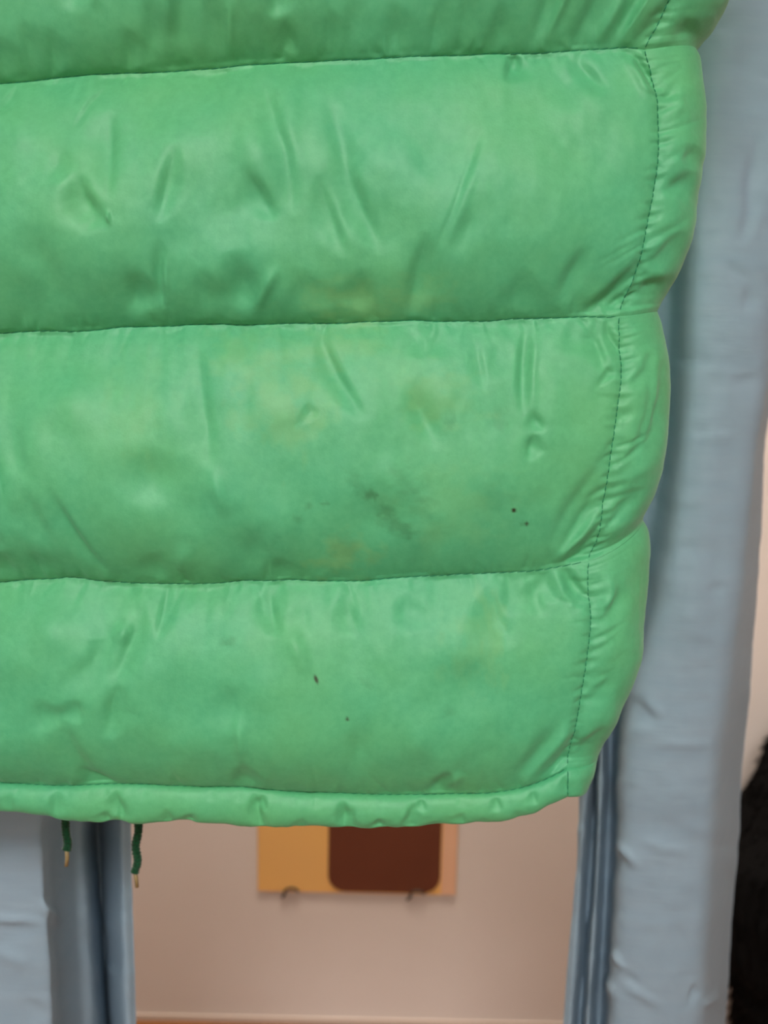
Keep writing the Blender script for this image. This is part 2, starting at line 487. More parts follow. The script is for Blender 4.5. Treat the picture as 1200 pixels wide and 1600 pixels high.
# hand-placed creases seen in the photograph: (points, width, depth, kind)
CREASE = {
    1: [([(133, -40), (131, 40)], 11, 5, 'v'), ([(165, -30), (171, 40)], 8, 3, 'r'), ([(282, -30), (277, 72)], 8, 6, 'r'),
        ([(301, -10), (291, 98)], 11, 6, 'v'), ([(340, 10), (338, 98)], 9, 5, 'v'), ([(372, 20), (362, 95)], 6, 3, 'r'),
        ([(440, -10), (436, 48)], 9, 7, 'v'), ([(447, 48), (466, 90)], 7, 4, 'v'), ([(60, 50), (56, 122)], 8, 3, 'v'), ([(95, 60), (92, 120)], 7, 3, 'v'),
        ([(250, 20), (243, 105)], 9, 5, 'v'), ([(215, 60), (205, 112)], 9, 4, 'v'), ([(20, 70), (15, 126)], 7, 3, 'v'),
        ([(860, -30), (832, 82)], 10, 6, 'v'), ([(892, -30), (850, 72)], 7, 5, 'r'), ([(945, -30), (892, 78)], 10, 6, 'v'), ([(975, -10), (930, 74)], 9, 5, 'r'),
        ([(1025, -40), (955, 76)], 10, 9, 'f'), ([(1040, 10), (985, 74)], 7, 5, 'v'), ([(780, 20), (765, 85)], 8, 4, 'v'), ([(730, 0), (715, 86)], 8, 3, 'v'), ([(690, 10), (672, 86)], 7, 3, 'v'),
        ([(620, 20), (610, 90)], 10, 4, 'v'), ([(560, 0), (545, 92)], 9, 3, 'v'), ([(520, 30), (512, 95)], 7, 3, 'v')],
    2: [([(178, 132), (150, 170), (128, 218)], 3.0, 2.2, 'v'), ([(138, 280), (152, 318), (172, 348), (194, 362)], 10, 8, 'v'), ([(196, 350), (186, 352)], 7, 5, 'r'),
        ([(182, 180), (188, 250), (189, 330)], 9, 5, 'v'), ([(120, 240), (100, 305)], 9, 3, 'v'), ([(290, 240), (278, 290), (264, 360)], 8, 5.5, 'v'), ([(264, 380), (261, 430), (262, 480)], 7, 6, 'v'),
        ([(274, 400), (268, 480)], 6, 4, 'r'), ([(228, 420), (218, 500)], 13, 8, 'v'), ([(372, 395), (384, 440), (388, 498)], 22, 11, 'v'), ([(440, 420), (412, 470), (396, 498)], 9, 5, 'r'),
        ([(404, 110), (430, 190), (450, 250), (466, 345)], 11, 7, 'v'), ([(383, 272), (408, 305), (438, 355)], 10, 6.5, 'v'), ([(497, 285), (520, 350), (545, 410)], 9, 6, 'v'),
        ([(528, 230), (548, 290), (572, 350), (600, 405)], 11, 7.5, 'v'), ([(508, 150), (540, 240), (575, 300)], 16, 4, 'v'), ([(60, 340), (95, 430), (110, 500)], 24, 6, 'v'),
        ([(752, 190), (736, 245), (704, 335), (655, 450)], 3.5, 1.3, 'v'), ([(764, 190), (748, 245), (716, 335), (668, 450)], 8, 1.2, 'r'), ([(806, 84), (800, 108), (792, 136)], 8, 7, 'v'),
        ([(888, 86), (915, 120), (944, 158)], 9, 6, 'v'), ([(850, 90), (880, 140), (905, 200)], 12, 3.5, 'v'), ([(668, 370), (652, 420), (640, 495)], 10, 7, 'v'), ([(745, 300), (735, 340), (700, 420)], 16, 4, 'v'),
        ([(912, 388), (884, 430), (868, 480)], 9, 5.5, 'v'), ([(985, 425), (950, 462), (905, 490)], 8, 7, 'v'), ([(1010, 400), (965, 440), (935, 476), (900, 492)], 7, 5, 'v'), ([(980, 455), (945, 485)], 5, 5, 'v'),
        ([(560, 420), (578, 495)], 12, 5, 'v'), ([(480, 420), (470, 500)], 14, 5, 'v'), ([(330, 420), (322, 500)], 12, 4, 'v'), ([(820, 420), (790, 495)], 14, 4, 'v'),
        ([(985, 80), (1006, 108), (1024, 150)], 5, 7, 'v'), ([(975, 88), (995, 120), (1012, 165)], 9, 5, 'r'), ([(430, 180), (400, 330)], 40, 6, 'r'), ([(640, 320), (560, 440)], 38, 5, 'v'), ([(30, 140), (10, 190)], 5, 3, 'v')],
    3: [([(-6, 670), (16, 712), (26, 760), (29, 810)], 8, 8, 'g'), ([(-10, 790), (10, 820), (26, 850)], 8, 5, 'v'), ([(98, 748), (128, 808), (150, 848), (178, 893)], 7, 7, 'v'),
        ([(60, 745), (82, 800), (104, 850)], 9, 4, 'v'), ([(42, 610), (50, 700), (90, 780)], 18, 5, 'v'), ([(305, 512), (320, 585), (332, 660), (340, 730)], 11, 6, 'v'), ([(345, 720), (365, 800)], 10, 4, 'r'),
        ([(498, 520), (510, 548), (530, 590), (572, 655)], 8, 6.5, 'v'), ([(480, 630), (500, 650)], 7, 3, 'v'), ([(632, 590), (660, 650), (690, 705)], 16, 6, 'v'), ([(740, 530), (746, 570), (752, 610)], 6, 3, 'v'),
        ([(824, 502), (816, 550), (811, 600), (813, 650)], 7, 6.5, 'v'), ([(836, 520), (828, 580), (824, 640)], 7, 3, 'r'), ([(822, 640), (832, 655), (842, 672)], 6, 5, 'v'), ([(832, 672), (824, 690), (818, 716)], 6, 6, 'v'),
        ([(785, 520), (765, 600)], 14, 3.5, 'v'), ([(690, 510), (672, 560)], 8, 3.5, 'v'), ([(640, 510), (660, 560)], 8, 3, 'v'),
        ([(932, 500), (928, 530), (938, 575), (945, 585)], 7, 6, 'v'), ([(942, 500), (952, 528), (970, 560)], 6, 7, 'v'), ([(940, 575), (955, 590)], 7, 5, 'v'), ([(900, 500), (880, 560)], 12, 4, 'v'),
        ([(952, 690), (925, 735), (880, 800), (850, 860)], 11, 6, 'v'), ([(946, 740), (915, 790), (868, 865)], 8, 6, 'v'), ([(938, 820), (915, 850), (882, 880)], 8, 9, 'v'), ([(928, 850), (905, 868), (870, 884)], 5, 5, 'v'), ([(940, 790), (905, 835), (860, 880)], 6, 5, 'r'),
        ([(262, 690), (240, 790)], 42, 7, 'v'), ([(330, 740), (290, 830)], 30, 5, 'v'), ([(455, 560), (450, 700)], 40, 5, 'r'), ([(130, 560), (120, 680)], 44, 7, 'r'), ([(560, 740), (620, 850)], 34, 6, 'v'), ([(590, 700), (650, 800)], 24, 4, 'r'),
        ([(252, 850), (258, 905)], 10, 5, 'v'), ([(300, 830), (292, 905)], 12, 5, 'r'), ([(440, 860), (432, 905)], 9, 4, 'v'), ([(395, 800), (400, 900)], 24, 6, 'v'), ([(20, 850), (24, 905)], 10, 5, 'v'), ([(70, 850), (66, 900)], 8, 4, 'v')],
    4: [([(264, 912), (261, 950), (256, 990)], 6, 5, 'v'), ([(232, 940), (218, 985), (204, 1025), (188, 1052)], 9, 7, 'v'), ([(204, 1048), (192, 1085), (188, 1135)], 10, 7, 'v'), ([(214, 960), (190, 1000)], 12, 5, 'r'),
        ([(168, 950), (178, 990), (160, 1025), (110, 1055), (96, 1052)], 14, 6, 'v'), ([(85, 1070), (84, 1130)], 12, 5, 'v'), ([(135, 1070), (140, 1110)], 9, 4, 'v'), ([(108, 1090), (130, 1160), (150, 1195), (186, 1222)], 11, 6, 'v'),
        ([(128, 1188), (158, 1206), (192, 1224)], 7, 7, 'v'), ([(416, 912), (424, 945), (438, 986)], 8, 6, 'v'), ([(450, 960), (478, 1020), (500, 1040)], 12, 4, 'r'), ([(366, 1040), (372, 1130)], 26, 6, 'v'), ([(392, 1175), (382, 1200), (372, 1224)], 10, 6, 'v'),
        ([(380, 1090), (388, 1180)], 8, 4, 'r'), ([(535, 925), (560, 985)], 9, 4, 'v'), ([(470, 930), (482, 1000)], 12, 3, 'v'), ([(758, 915), (772, 955), (795, 1005)], 11, 5, 'v'), ([(830, 905), (842, 960)], 8, 3.5, 'v'), ([(640, 920), (628, 985)], 14, 4, 'v'),
        ([(576, 1090), (560, 1160), (548, 1230)], 16, 4, 'v'), ([(705, 1192), (686, 1212), (668, 1238)], 8, 8, 'v'), ([(722, 1190), (690, 1230)], 9, 4, 'r'), ([(880, 1105), (840, 1160), (790, 1226)], 12, 7, 'v'), ([(896, 1110), (862, 1160), (815, 1220)], 9, 6, 'r'), ([(900, 1138), (875, 1180), (845, 1212)], 6, 6, 'v'), ([(893, 1165), (872, 1190), (858, 1208)], 5, 5, 'v'),
        ([(878, 882), (890, 905), (908, 928), (924, 940)], 8, 9, 'v'), ([(868, 890), (880, 925), (900, 945)], 8, 5, 'r'), ([(848, 892), (862, 940)], 8, 5, 'v'), ([(800, 900), (790, 960)], 10, 3.5, 'v'), ([(720, 1000), (735, 1120)], 40, 6, 'v'), ([(120, 930), (70, 1010)], 40, 7, 'r'), ([(300, 1000), (290, 1150)], 40, 6, 'v'), ([(20, 1000), (10, 1160)], 40, 5, 'v'), ([(655, 1080), (648, 1190)], 22, 4, 'r')],
    5: [([(93, 1228), (90, 1250), (92, 1276)], 6, 4, 'v'), ([(182, 1228), (188, 1250), (196, 1272)], 5, 5, 'v'), ([(196, 1240), (192, 1284)], 4, 3, 'v'), ([(170, 1258), (172, 1284)], 5, 3, 'v'),
        ([(398, 1232), (404, 1256), (414, 1290)], 5, 6, 'v'), ([(410, 1236), (416, 1260)], 4, 4, 'v'), ([(534, 1242), (540, 1262), (538, 1290)], 5, 6, 'v'), ([(548, 1250), (552, 1286)], 4, 3, 'v'), ([(590, 1270), (598, 1290)], 5, 4, 'v'),
        ([(648, 1246), (640, 1270), (626, 1288)], 5, 4, 'v'), ([(655, 1242), (664, 1262)], 4, 3, 'v'), ([(770, 1240), (782, 1262)], 4, 3, 'v'), ([(830, 1232), (836, 1252)], 4, 2.5, 'v'), ([(720, 1262), (722, 1284)], 5, 2, 'v'), ([(300, 1262), (305, 1284)], 6, 2.5, 'v'),
        ([(20, 1230), (24, 1262)], 5, 2, 'v'), ([(262, 1255), (272, 1284)], 4, 2.5, 'v'), ([(470, 1268), (478, 1290)], 5, 2, 'v'), ([(880, 1208), (884, 1240)], 3, 3, 'v')],
}


def blob(X, Y, cx, cy, rx, ry, seed, rag=0.5, ang=0.0):
    c, s = math.cos(ang), math.sin(ang)
    u = ((X - cx) * c + (Y - cy) * s) / rx
    v = (-(X - cx) * s + (Y - cy) * c) / ry
    d = np.hypot(u, v) + rag * fbm(X / (0.35 * rx + 4) + seed, Y / (0.35 * ry + 4), seed, 3)
    return np.clip(1.25 - d, 0, 1)


def pillow(v):
    c = 0.60
    a = np.clip(1 - (1 - np.clip(v, 0, c) / c) ** 2, 0, 1) ** 0.85
    b_ = np.clip(1 - (np.clip(v - c, 0, None) / (1 - c)) ** 2.1, 0, 1) ** 0.80
    return np.where(v < c, a, b_)


fronts, fq = [], []
UC = np.concatenate([np.linspace(-640, -12, 70), np.linspace(-6, 1000, 404)])   # columns before fitting to the side seams
SU = (UC - UC[0]) / (UC[-1] - UC[0])
for r in range(NB):
    v = vdist(NV[r])[:, None]
    s = SU[None, :]
    # vertical seam ends of this row
    fix = 0.984
    yt_end, yb_end = interp(SEAM[r], 980), interp(SEAM[r + 1], 940)
    yv = yt_end + (yb_end - yt_end) * v
    xs = 600 + (smooth_interp(VSEAM, yv) - 600) * fix
    xl = 2 * MIRX - xs
    X = xl + (xs - xl) * s + 0 * v
    X = np.where((X > -6) & (X < 1200), X, X)
    yt, yb = smooth_interp(SEAM[r], X), smooth_interp(SEAM[r + 1], X)
    if 0 < r < 5:       # slight hand-sewn waviness
        yt = yt + 1.3 * vnoise(X / 38, X * 0 + r, 31)
    if 0 < r + 1 < 5:
        yb = yb + 1.3 * vnoise(X / 38, X * 0 + r + 1, 31)
    if r == 5:          # puckered lower edge of the hem
        yb = yb + 2.2 * fbm(X / 26, X * 0 + 9, 33, 2) + 2.0 * np.abs(vnoise(X / 55, X * 0 + 4, 34))
    Y = yt + (yb - yt) * v
    # pillow profile: down settles low, so the belly sits below the middle
    if r == 5:
        prof = np.clip(1 - np.abs(2 * v - 1) ** 2.0, 0, 1) ** 0.5
    else:
        flat = (7 + 7 * fbm(X / 46 + r, X * 0 + 2.5, 61 + r, 2)).clip(2, 18) / (yb - yt)
        ve = v - flat
        k_ = 0.016
        ve = 0.5 * (ve + np.sqrt(ve * ve + k_ * k_))
        ve = np.clip(ve / (0.5 * (1 - flat + np.sqrt((1 - flat) ** 2 + k_ * k_))), 0, 1)
        prof = np.where(v <= 0, 0, pillow(ve)) if r > 0 else pillow(v + 0 * X)
    dxr = np.clip(xs - X, 0, None)
    dxl = np.clip(X - xl, 0, None)
    side = lambda d: (0.42 + 0.58 * (1 - np.exp(-d / 210.0)))
    if r == 5:
        side = lambda d: 0.7 + 0.3 * (1 - np.exp(-d / 60.0))
    g = side(dxr) * side(dxl)
    lump = 1 + 0.16 * fbm(X / 210 + r * 3.1, Y / 170, 50 + r, 2)
    H = HB[r] * prof * g * lump
    # pinch of the vertical seams
    pin = 6.0 * np.exp(-(dxr / 9.0) ** 1.2) + 6.0 * np.exp(-(dxl / 9.0) ** 1.2)
    H = H - (pin if r < 5 else 0.2 * pin) * np.minimum(1, prof * 1.6)
    env = np.clip(np.minimum(v, 1 - v) * (yb - yt) / 7.0, 0, 1)
    D = np.zeros_like(H)
    D += 2.6 * fbm(X / 70 + 5, Y / 90 + r, 80 + r, 3, 0.45) * (0.3 if r == 5 else 1)
    # creases from the photo
    for pts, w, A, kind in CREASE.get(r, []):
        add_stroke(D, X, Y, pts, w, A * (1.7 if r in (1, 2) else 1.55 if r < 5 else 1.9), kind)
    # random gathers along the horizontal seams
    lo, hi = -640, 985
    rr = np.random.default_rng(100 + r)
    if r < 5:
        for which in (0, 1):
            x = lo
            while x < hi:
                x += rr.uniform(7, 24)
                ys = float(smooth_interp(SEAM[r + which], x))
                sgn = 1 if which == 0 else -1
                Ln = rr.lognormal(3.2 if which == 0 else 3.35, 0.5)
                w = rr.uniform(2.6, 6.0) * (1 + Ln / 120)
                A = rr.uniform(1.0, 3.4) * (1.25 if which == 1 else 1.0)
                tilt = rr.normal(0.0, 0.25) + (0.25 * (x - 500) / 500 if which == 0 else -0.18 * (x - 300) / 500)
                add_stroke(D, X, Y, [(x, ys - sgn * 2), (x + tilt * Ln, ys + sgn * Ln)], w, A, 'v' if rr.random() < 0.75 else 'r', -1.0)
        # gathers on the front side of the vertical seam
        y = float(interp(SEAM[r], 980))
        ye = float(interp(SEAM[r + 1], 940))
        while y < ye:
            y += rr.uniform(9, 24)
            xx = 600 + (float(smooth_interp(VSEAM, y)) - 600) * fix
            Ln = rr.lognormal(3.2, 0.45)
            f = (y - yt_end) / (yb_end - yt_end)
            dy = (-0.5 + 1.5 * f) * Ln + rr.normal(0, 5)
            add_stroke(D, X, Y, [(xx + 2, y), (xx - Ln, y + dy)], rr.uniform(2.4, 4.6), rr.uniform(1.6, 3.8), 'v', -1.0)
            add_stroke(D, X, Y, [(xx + 2, y + 6), (xx - 14, y + 4)], 3.0, rr.uniform(1.5, 3.4), 'v', -1.0)
    else:
        x = lo
        while x < hi - 90:
            x += rr.uniform(12, 42)
            yt_, yb_ = float(smooth_interp(SEAM[5], x)), float(smooth_interp(SEAM[6], x))
            k = rr.random()
            a0, a1 = (yt_, yt_ + rr.uniform(12, 30)) if k < 0.6 else (yb_ - rr.uniform(10, 24), yb_)
            add_stroke(D, X, Y, [(x, a0), (x + rr.normal(0, 5), a1)], rr.uniform(2.5, 4.5), rr.uniform(0.8, 2.0), 'v', 0.6)
    H = H + D * env
    W = P(X, Y, 0.0)
    W[..., 1] = -H * PX
    if r == 0:          # close towards the shoulders
        W[..., 1] += (1 - v) ** 3 * 0.036
    fronts.append(W)
    fq.append((X, Y, H, v))

# attributes: stains and fading with shapes of their own
tints = [(450, 640, 60, 60, 3, .5), (400, 560, 70, 40, 4, .4), (540, 860, 46, 34, 5, .6), (520, 545, 60, 30, 6, .35), (765, 985, 26, 60, 7, .45), 
         (560, 480, 70, 30, 11, .45), (640, 470, 50, 26, 12, .35), (680, 620, 60, 40, 13, .35), (235, 640, 40, 70, 14, .2), 
         (700, 790, 80, 60, 16, .25), (735, 1000, 40, 50, 19, .3)]
stains = [(579, 766, 11, 9, 21, .8, .0), (568, 758, 22, 12, 22, .25, .6), (617, 805, 34, 15, 23, .6, .75), (605, 792, 14, 8, 24, .6, .5), (640, 755, 46, 18, 25, .4, .9), (560, 745, 24, 10, 26, .3, .8),
          (655, 790, 40, 16, 27, .28, .7), (485, 782, 7, 5, 28, .5, 0), (512, 778, 7, 3, 29, .5, .2), (472, 800, 9, 5, 30, .35, 0), (540, 850, 30, 20, 31, .3, .5), (770, 770, 22, 30, 32, .2, 0), (575, 1050, 14, 8, 33, .25, .6),
          (365, 990, 12, 8, 34, .35, 0), (700, 1095, 10, 8, 36, .3, .4), (812, 812, 6, 4, 37, .5, 0), (700, 655, 8, 12, 38, .3, 0), (775, 655, 12, 20, 39, .25, 0)]
specks = [(797, 790, 3.2, 3.0, 0.0), (498, 1043, 2.4, 5.5, -0.4), (545, 1102, 2.2, 2.2, 0.0), (818, 812, 2.2, 2.6, 0.3)]
KIND = ['shoulder', 'baffle', 'baffle', 'baffle', 'baffle', 'hem_channel']
for r in range(NB):
    X, Y, H, v = fq[r]
    ti, st, sp = np.zeros_like(H), np.zeros_like(H), np.zeros_like(H)
    for cx, cy, rx, ry, sd, a in tints:
        ti = np.maximum(ti, a * blob(X, Y, cx, cy, rx, ry, sd, 0.6))
    for cx, cy, rx, ry, sd, a, an in stains:
        st = np.maximum(st, a * blob(X, Y, cx, cy, rx, ry, sd, 0.55, an))
    for cx, cy, rx, ry, an in specks:
        sp = np.maximum(sp, np.clip(1.6 - np.hypot(((X - cx) * math.cos(an) + (Y - cy) * math.sin(an)) / rx, ((Y - cy) * math.cos(an) - (X - cx) * math.sin(an)) / ry), 0, 1))
    o = grid_obj(KIND[r], fronts[r], m_green, jacket, JO, True, {'tint': ti * 0.42, 'stain': st * 0.7, 'speck': sp})

# side panels, right and left, then the far panel of the garment
NA = 64
ends = {}
for sgn in (1, -1):
    for r in range(NB):
        S = fronts[r][:, -1] if sgn > 0 else fronts[r][:, 0]
        S_raw = S.copy()
        kn = max(3, (len(S) // 9) | 1)      # the panel follows the seam's smooth run, not its gathers
        pad_ = np.concatenate([2 * S[:1] - S[1:kn // 2 + 1][::-1], S, 2 * S[-1:] - S[-kn // 2:-1][::-1]])
        sm = np.stack([np.convolve(pad_[:, k], np.ones(kn) / kn, 'valid') for k in range(3)], -1)[:len(S)]
        v = vdist(NV[r])
        we = np.clip(np.minimum(v, 1 - v) / 0.08, 0, 1)[:, None]
        S = S * (1 - we) + sm * we if len(sm) == len(S) else S
        ya, yb = OUTL[r][0][0], OUTL[r][-1][0]
        ye = ya + (yb - ya) * v
        xe = smooth_interp(OUTL[r], ye) - (7.0 * pillow(v) if r < 5 else 0)
        E = P(xe, ye, YSIDE)
        if sgn < 0:
            mx = P(MIRX, 600, 0)[0]
            E[:, 0] = 2 * mx - E[:, 0]
            E[:, 0] = np.minimum(E[:, 0], S[:, 0] - 0.006)
            E[:, 2] = E[:, 2] + (S[:, 2] - fronts[r][:, -1][:, 2]) * 0.9
        ph = np.linspace(0, np.pi, NA)[None, :]
        q1 = ph <= np.pi / 2
        sn, cs = np.sin(ph), np.cos(ph)
        B = S.copy()
        B[:, 1] = 2 * YSIDE + 0.004
        Sx, Sy, Sz = S[:, 0:1], S[:, 1:2], S[:, 2:3]
        Ex, Ez = E[:, 0:1], E[:, 2:3]
        prof = pillow(v)[:, None]
        xx = np.where(q1, Sx + (Ex - Sx) * sn, Ex - (Ex - Sx) * (1 - sn))
        yy = np.where(q1, Sy + (YSIDE - Sy) * (1 - cs), YSIDE - (YSIDE + 0.004 - 0) * cs)
        mb = 0.0 if r < 4 else (v[:, None] ** 2 if r == 4 else 1.0)
        zz = np.where(q1, Sz + (Ez - Sz) * ((1 - mb) * sn ** 1.2 + mb * (1 - cs)), Ez)
        V = np.stack([xx, yy, zz], -1)
        N = grid_normals(V)
        if (N[..., 0].mean() > 0) != (sgn > 0):
            N = -N
        # photo coordinates of the panel for the wrinkles
        if sgn > 0:
            d = (V - CAM) @ RM
            U, Wy = 600 + F_PX * d[..., 0] / -d[..., 2], 800 - F_PX * d[..., 1] / -d[..., 2]
        else:
            d = (V * np.array([-1, 1, 1]) + np.array([2 * mx, 0, 0]) - CAM) @ RM
            U, Wy = 600 + F_PX * d[..., 0] / -d[..., 2], 800 - F_PX * d[..., 1] / -d[..., 2]
        Dm = 1.8 * fbm(U / 40 + 3, Wy / 60 + r, 200 + r, 3)
        rr = np.random.default_rng(300 + r)
        y = ya
        front_only = (ph < 1.7) * np.ones_like(U)
        if r < 5:
            while y < yb + 60:
                y += rr.uniform(11, 28)
                xx0 = float(smooth_interp(VSEAM, y))
                f = (y - ya) / (yb - ya)
                Ln = rr.uniform(14, 34) if rr.random() < 0.8 else rr.uniform(45, 75)
                sl = -0.35 - 0.5 * f + rr.normal(0, 0.18)
                add_stroke(Dm, U, Wy, [(xx0 - 2, y), (xx0 + Ln * 0.5, y + sl * Ln * 0.5), (xx0 + Ln, y + sl * Ln * 1.1)], rr.uniform(2.6, 5.0), rr.uniform(1.8, 4.6), 'v', -1.0)
                add_stroke(Dm, U, Wy, [(xx0 - 2, y + 7), (xx0 + rr.uniform(7, 14), y + 1)], 2.6, rr.uniform(1.5, 3.5), 'v', -1.0)
        if r == 4:
            for k, x0 in enumerate((958, 968, 977, 986, 994, 1002)):
                add_stroke(Dm, U, Wy, [(x0 - 4, 835 + 3 * k), (x0 + 4, 900), (x0 - 2, 980 + 4 * k), (x0 - 16, 1040)], 3.0, 2.2, 'v', 0.6)
            add_stroke(Dm, U, Wy, [(950, 890), (955, 930), (930, 970)], 7, 5, 'r')
            add_stroke(Dm, U, Wy, [(965, 905), (960, 945), (930, 985)], 6, 5, 'v')
            add_stroke(Dm, U, Wy, [(960, 1050), (925, 1090), (906, 1110)], 7, 5, 'v')
            add_stroke(Dm, U, Wy, [(945, 1130), (915, 1160), (895, 1185)], 6, 5, 'v')
        if r == 3:
            for pts in ([(1012, 545), (1006, 580), (975, 615)], [(1018, 560), (1012, 640), (985, 720), (955, 760)], [(1030, 560), (1024, 650), (1000, 730)], [(1000, 760), (970, 790), (945, 830)]):
                add_stroke(Dm, U, Wy, pts, 6, 5, 'v')
            add_stroke(Dm, U, Wy, [(1022, 540), (1020, 620), (1000, 700)], 6, 4, 'r')
        if r == 2:
            for pts in ([(1070, 120), (1045, 150), (1032, 170)], [(1078, 270), (1055, 290), (1030, 300)], [(1085, 230), (1060, 260)], [(1060, 360), (1030, 400), (1005, 420)], [(1050, 430), (1010, 450), (985, 470)]):
                add_stroke(Dm, U, Wy, pts, 8, 6, 'v')
            add_stroke(Dm, U, Wy, [(1062, 110), (1060, 150), (1048, 190)], 9, 5, 'r')
        if r == 1:
            add_stroke(Dm, U, Wy, [(1090, 30), (1070, 55), (1045, 80)], 14, 8, 'v')
        wgt = np.where(q1, 1.0, 0.0) * np.minimum(1, prof * 1.8)
        edge = np.minimum(1, ph / 0.06)
        bulge = (11.0 if r < 5 else 1.0) * prof * (1 - np.exp(-ph / 0.22)) * np.clip(cs, 0, 1)
        V = V + N * ((1.5 * Dm * edge * np.clip(cs + 0.45, 0, 1) * wgt + bulge * wgt)[..., None]) * PX
        V = V + (S_raw - S)[:, None, :] * np.exp(-ph / 0.13)[..., None]
        V[:, 0] = S_raw
        zero = np.zeros(V.shape[:2])
        tt = zero
        grid_obj('side_' + KIND[r], V, m_green, jacket, JO, sgn > 0, {'tint': tt, 'stain': zero, 'speck': zero})
        ends[(sgn, r)] = V[:, -1]
for r in range(NB):
    A_, B_ = ends[(1, r)], ends[(-1, r)]
    t = np.linspace(0, 1, 60)[None, :, None]
    V = A_[:, None] * (1 - t) + B_[:, None] * t
    v = vdist(NV[r])
    prof = (np.clip(1 - np.abs(2 * v - 1) ** 2.2, 0, 1) ** 0.6)[:, None] * np.sin(np.pi * t[..., 0]) ** 0.4
    V[..., 1] += prof * HB[r] * PX * 0.8
    if r == 0:
        V[..., 1] -= ((1 - v) ** 3 * 0.036)[:, None]
    V = V[::3] if len(v) % 3 == 1 else np.concatenate([V[::3], V[-1:]])
    z = np.zeros(V.shape[:2])
    grid_obj('front_' + KIND[r], V, m_green, jacket, JO, True, {'tint': z, 'stain': z, 'speck': z})
# lining that closes the inside above the hem
fb = fronts[5][-1][::6]
t = np.linspace(0, 1, 8)[:, None, None]
bk = ends[(1, 5)][-1][None] * 0 + np.stack([np.interp(np.linspace(0, 1, len(fb)), [0, 1], [ends[(-1, 5)][-1][k], ends[(1, 5)][-1][k]]) for k in range(3)], -1)
V = fb[None] * (1 - t) + bk[None] * t
V[..., 2] += np.sin(np.pi * t[..., 0]) * 0.02 + 0.001
grid_obj('lining', V, m_lining, jacket, JO, False)


# stitching: short raised threads along every seam
def stitches(name, pts, ln, gap, rad, slant=0.8):
    pts = np.asarray(pts)
    seg = np.linalg.norm(np.diff(pts, axis=0), axis=1)
    acc = np.concatenate([[0], np.cumsum(seg)])
    s = 0.0
    VV, FF = [], []
    rr = np.random.default_rng(int(abs(acc[-1] * 1e5)))
    while s + ln < acc[-1]:
        l = ln * rr.uniform(0.85, 1.15)
        p = [np.array([np.interp(q, acc, pts[:, k]) for k in range(3)]) for q in (s, s + l * 0.5, s + l)]
        sl = slant * PX
        p[0] = p[0] + np.array([0, 0, -sl])
        p[2] = p[2] + np.array([0, 0, sl])
        p[1] = p[1] + np.array([0, -0.6 * PX, 0])
        T_ = p[2] - p[0]
        T_ /= np.linalg.norm(T_)
        up = np.cross(T_, [0, 1, 0]); up /= np.linalg.norm(up)
        yv = np.array([0, 1.0, 0])
        b0 = len(VV)
        for k, q in enumerate(p):
            rk = rad * (1.0 if k == 1 else 0.55)
            VV += [q + up * rk, q - yv * rk, q - up * rk, q + yv * rk]
        for k in (0, 1):
            for j in range(4):
                a, c = b0 + 4 * k + j, b0 + 4 * k + (j + 1) % 4
                FF.append((a, c, c + 4, a + 4))
        FF.append((b0, b0 + 3, b0 + 2, b0 + 1))
        FF.append((b0 + 8, b0 + 9, b0 + 10, b0 + 11))
        s += l + gap
    me = mesh_from(name, np.array(VV) - JO, FF)
    o = link(name, me, m_thread, jacket)
    tag(o, kind='stuff')


for r in range(1, 5):
    e = fronts[r][-1][4:].copy()
    e[:, 1] -= 1.0 * PX
    stitches('seam_stitching', e, 13 * PX, 1.5 * PX, 0.7 * PX)
for r in range(1, 5):
    e = fronts[r][2:-2, -1].copy()
    e[:, 1] -= 0.9 * PX
    stitches('side_seam_stitching', e, 8 * PX, 2.0 * PX, 0.8 * PX, 0.0)
e = fronts[5][3:-3, -1].copy()
e[:, 1] -= 1.5 * PX
stitches('side_seam_stitching', e, 10 * PX, 1 * PX, 0.9 * PX, 0.0)


# drawcords hanging below the hem
def drawcord(pts, tip, label):
    Y0 = 0.062
    pw = np.array([P(x, y, Y0) for x, y in pts])
    # resample and roughen the braid
    s = np.linspace(0, len(pw) - 1, 60)
    c = np.stack([smooth_interp(list(zip(range(len(pw)), pw[:, k])), s) for k in range(3)], -1)
    w = 7.2 * 0.00037
    rad = w * (1 + 0.10 * np.sin(np.arange(60) * 2.2) + 0.05 * np.random.default_rng(len(pts)).normal(size=60))
    o = link('drawcord', tube_mesh('drawcord', c - JO, rad, 10, True, 0.7), m_cord, jacket)
    o['label'] = label
    tw = np.array([P(x, y, Y0) for x, y in tip])
    tm = tube_mesh('cord_tip', tw - JO, [3.6 * 0.00037, 3.6 * 0.00037, 3.3 * 0.00037], 10)
    link('cord_tip', tm, m_aglet, o)
    # loose threads
    rr = np.random.default_rng(5 + len(pts))
    VV, FF = [], []
    for k in range(26):
        i = rr.integers(5, 58)
        a = rr.uniform(-1, 1)
        d = np.array([math.copysign(1, a), rr.normal(0, .4), rr.normal(0, .7)])
        d /= np.linalg.norm(d)
        p0 = c[i] + d * w * 0.85
        p1 = p0 + d * rr.uniform(0.0006, 0.0022)
        b0 = len(VV)
        VV += [p0 + [0, 0, 2e-4], p0 - [0, 0, 2e-4], p0 + [0, 2e-4, 0], p1]
        FF += [(b0, b0 + 1, b0 + 3), (b0 + 1, b0 + 2, b0 + 3), (b0 + 2, b0, b0 + 3)]
    f = link('fray', mesh_from('fray', np.array(VV) - JO, FF), m_cord, o)
    tag(f, kind='stuff')


